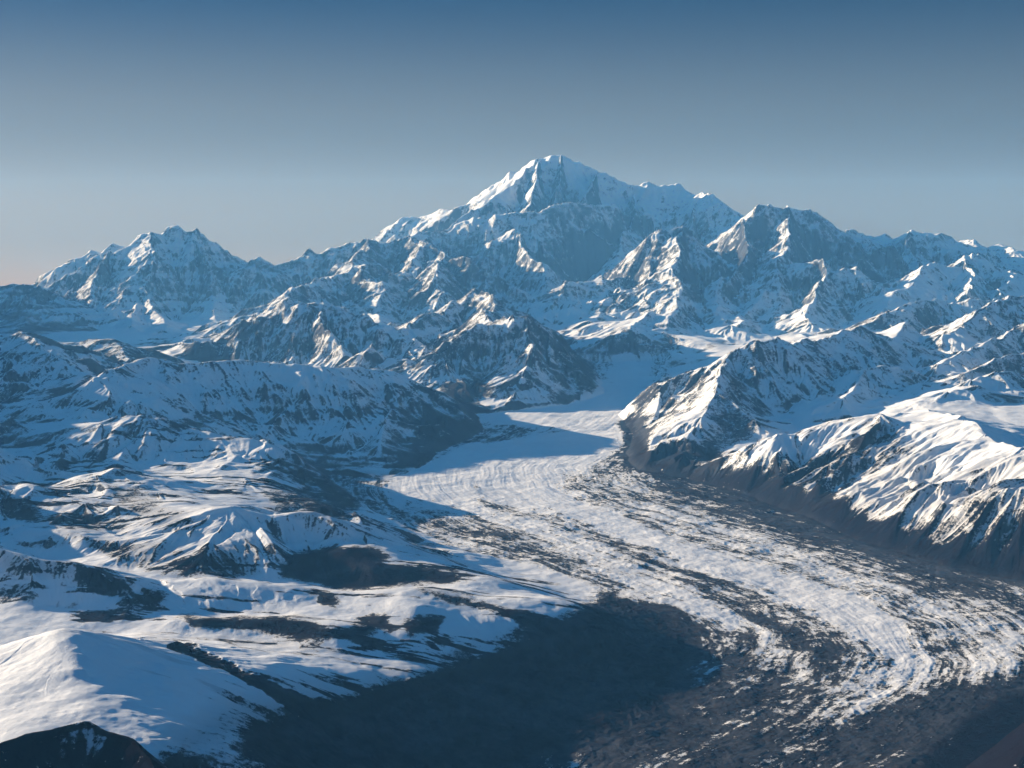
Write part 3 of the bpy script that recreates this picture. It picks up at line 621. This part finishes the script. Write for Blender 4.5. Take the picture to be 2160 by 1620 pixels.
# ------------------------------------------------------------------ build the meshes, one per landform
LAB = {
 'valley': ('snowfield', 'smooth snow covered valley floors and benches between the mountains', 'snowfield'),
 'glacier': ('glacier', 'wide curving glacier with white ice streams and dark rubble moraines', 'glacier'),
 'great': ('snow_mountain', 'highest and largest snow mountain, its broad face in blue shade', 'mountain'),
 'twin': ('snow_mountain', 'steep double summited mountain standing alone at the far end of the snow basin', 'mountain'),
 'farleft': ('rock_mountain', 'low flat topped shaded mountain block beside the double summited mountain', 'mountain'),
 'midwest': ('mountain_range', 'jumble of jagged blue peaks below the long left shoulder of the highest mountain', 'mountain range'),
 'centre': ('rock_mountain', 'dark rocky massif ending at the upper bend of the glacier', 'mountain'),
 'horn': ('horn_mountain', 'pointed horn peak with long jagged ridge in front of the highest mountain', 'mountain'),
 'castle': ('rock_mountain', 'blocky rock mountain with sunlit buttresses right of the highest mountain', 'mountain'),
 'skyline': ('mountain_range', 'row of small snowy summits along the skyline at the right edge', 'mountain range'),
 'eastrange': ('mountain_range', 'slanting snow ridges with shaded sides between the skyline summits and the great snow face', 'mountain range'),
 'rightlong': ('rock_mountain', 'long rocky ridge descending to the inner bend of the glacier', 'mountain'),
 'rightspur': ('snow_mountain', 'rounded sunlit snow peak above the shaded snow bowl', 'mountain'),
 'bowl': ('snow_mountain', 'snow bowl', 'mountain'),
 'darkridge': ('rock_mountain', 'ridge with sunlit snow back and bare flank with painted shade above the glacier', 'mountain'),
 'snowface': ('snow_mountain', 'broad sunlit snow face with gullies and dark bare foot beside the moraine', 'mountain'),
 'table': ('rock_mountain', 'long level topped mountain wall with striped shaded face left of the glacier', 'mountain'),
 'tableleft': ('rock_mountain', 'dark broken ridge at the left edge before the snow basin', 'mountain'),
 'peakleft': ('snow_mountain', 'peaked snowy ridge with dark patches running down to the glacier edge', 'mountain'),
 'cliffdome': ('snow_hill', 'snow domed hill with dark ribbed cliffs under its crest', 'hill'),
 'bench': ('snow_hill', 'low snow ridges with black rock bands above the dark lowland', 'hill'),
 'dome': ('snow_hill', 'smooth rounded snow hill lit by the sun in the near left corner', 'hill'),
 'knoll': ('rock_hill', 'nearest black bare knoll below the smooth rounded snow hill', 'hill'),
 'offleft_shade': ('mountain_range', 'added snow range out of view at the left, blocking sun from the valleys', 'mountain range'),
 'mound': ('rock_hill', 'smooth dark mound at the near edge of the moraine', 'hill'),
}
V = np.stack([X.ravel()*KM, Y.ravel()*KM, H.ravel()*KM], 1).astype(np.float32)
idx = np.arange(nrow*ncol, dtype=np.int32).reshape(nrow, ncol)
F = np.stack([idx[:-1, :-1].ravel(), idx[:-1, 1:].ravel(), idx[1:, 1:].ravel(), idx[1:, :-1].ravel()], 1)
fg = gid[:-1, :-1].ravel()
score = score*(1-.5*ginc); rgh = rgh*(1-.5*ginc)
A1 = score.ravel().astype(np.float32); A2 = tone.ravel().astype(np.float32); A3 = rgh.ravel().astype(np.float32)
A4 = ginc.ravel().astype(np.float32); A5 = FS.ravel(); A6 = FN.ravel()
hx, hy = slopes(H)
NV = np.stack([-hx.ravel(), -hy.ravel(), np.ones(hx.size, np.float32)], 1); NV /= np.linalg.norm(NV, axis=1)[:, None]
for gi, g in enumerate(GROUPS):
    f = F[fg == gi]
    if len(f) == 0: continue
    used, inv = np.unique(f, return_inverse=True)
    inv = inv.reshape(-1).astype(np.int32)
    name, lab, cat = LAB[g]
    me = bpy.data.meshes.new(name)
    me.vertices.add(len(used)); me.vertices.foreach_set('co', V[used].ravel())
    me.loops.add(len(inv)); me.loops.foreach_set('vertex_index', inv)
    me.polygons.add(len(f)); me.polygons.foreach_set('loop_start', np.arange(0, len(inv), 4, dtype=np.int32))
    me.update(calc_edges=True)
    me.shade_smooth()
    for an, arr in (('cover', A1), ('tone', A2), ('roughness', A3), ('ice', A4), ('flow_along', A5), ('flow_across', A6)):
        at_ = me.attributes.new(an, 'FLOAT', 'POINT'); at_.data.foreach_set('value', arr[used])
    me.materials.append(MT)
    o = bpy.data.objects.new(name, me); C.objects.link(o)
    o['label'] = lab; o['category'] = cat; o['kind'] = 'structure'

# ------------------------------------------------------------------ air
zmin = float(H.min())*KM-1.0; zmax = float(max(H.max(), HC))*KM+6
x0, x1, y0, y1 = float(X.min())*KM-20, float(X.max())*KM+20, -100.0, 62.5*KM
vs = [(x, y, z) for z in (zmin, zmax) for x, y in ((x0, y0), (x1, y0), (x1, y1), (x0, y1))]
me = bpy.data.meshes.new('haze'); me.from_pydata(vs, [], [(0, 3, 2, 1), (4, 5, 6, 7), (0, 1, 5, 4), (1, 2, 6, 5), (2, 3, 7, 6), (3, 0, 4, 7)])
hz = bpy.data.objects.new('haze', me); C.objects.link(hz)
hz['kind'] = 'stuff'; hz['label'] = 'thin blue haze filling the air over the whole range'; hz['category'] = 'haze'
m = bpy.data.materials.new('haze'); m.use_nodes = True; m.node_tree.nodes.clear()
pv = m.node_tree.nodes.new('ShaderNodeVolumePrincipled'); mo = m.node_tree.nodes.new('ShaderNodeOutputMaterial')
m.node_tree.links.new(pv.outputs[0], mo.inputs['Volume'])
pv.inputs['Density'].default_value = 0.0100/KM
pv.inputs['Color'].default_value = (.15, .50, 1.0, 1); pv.inputs['Absorption Color'].default_value = (1, 1, 1, 1)
pv.inputs['Anisotropy'].default_value = 0.0
me.materials.append(m)
print('terrain', nrow, ncol, 'z', H.min(), H.max())
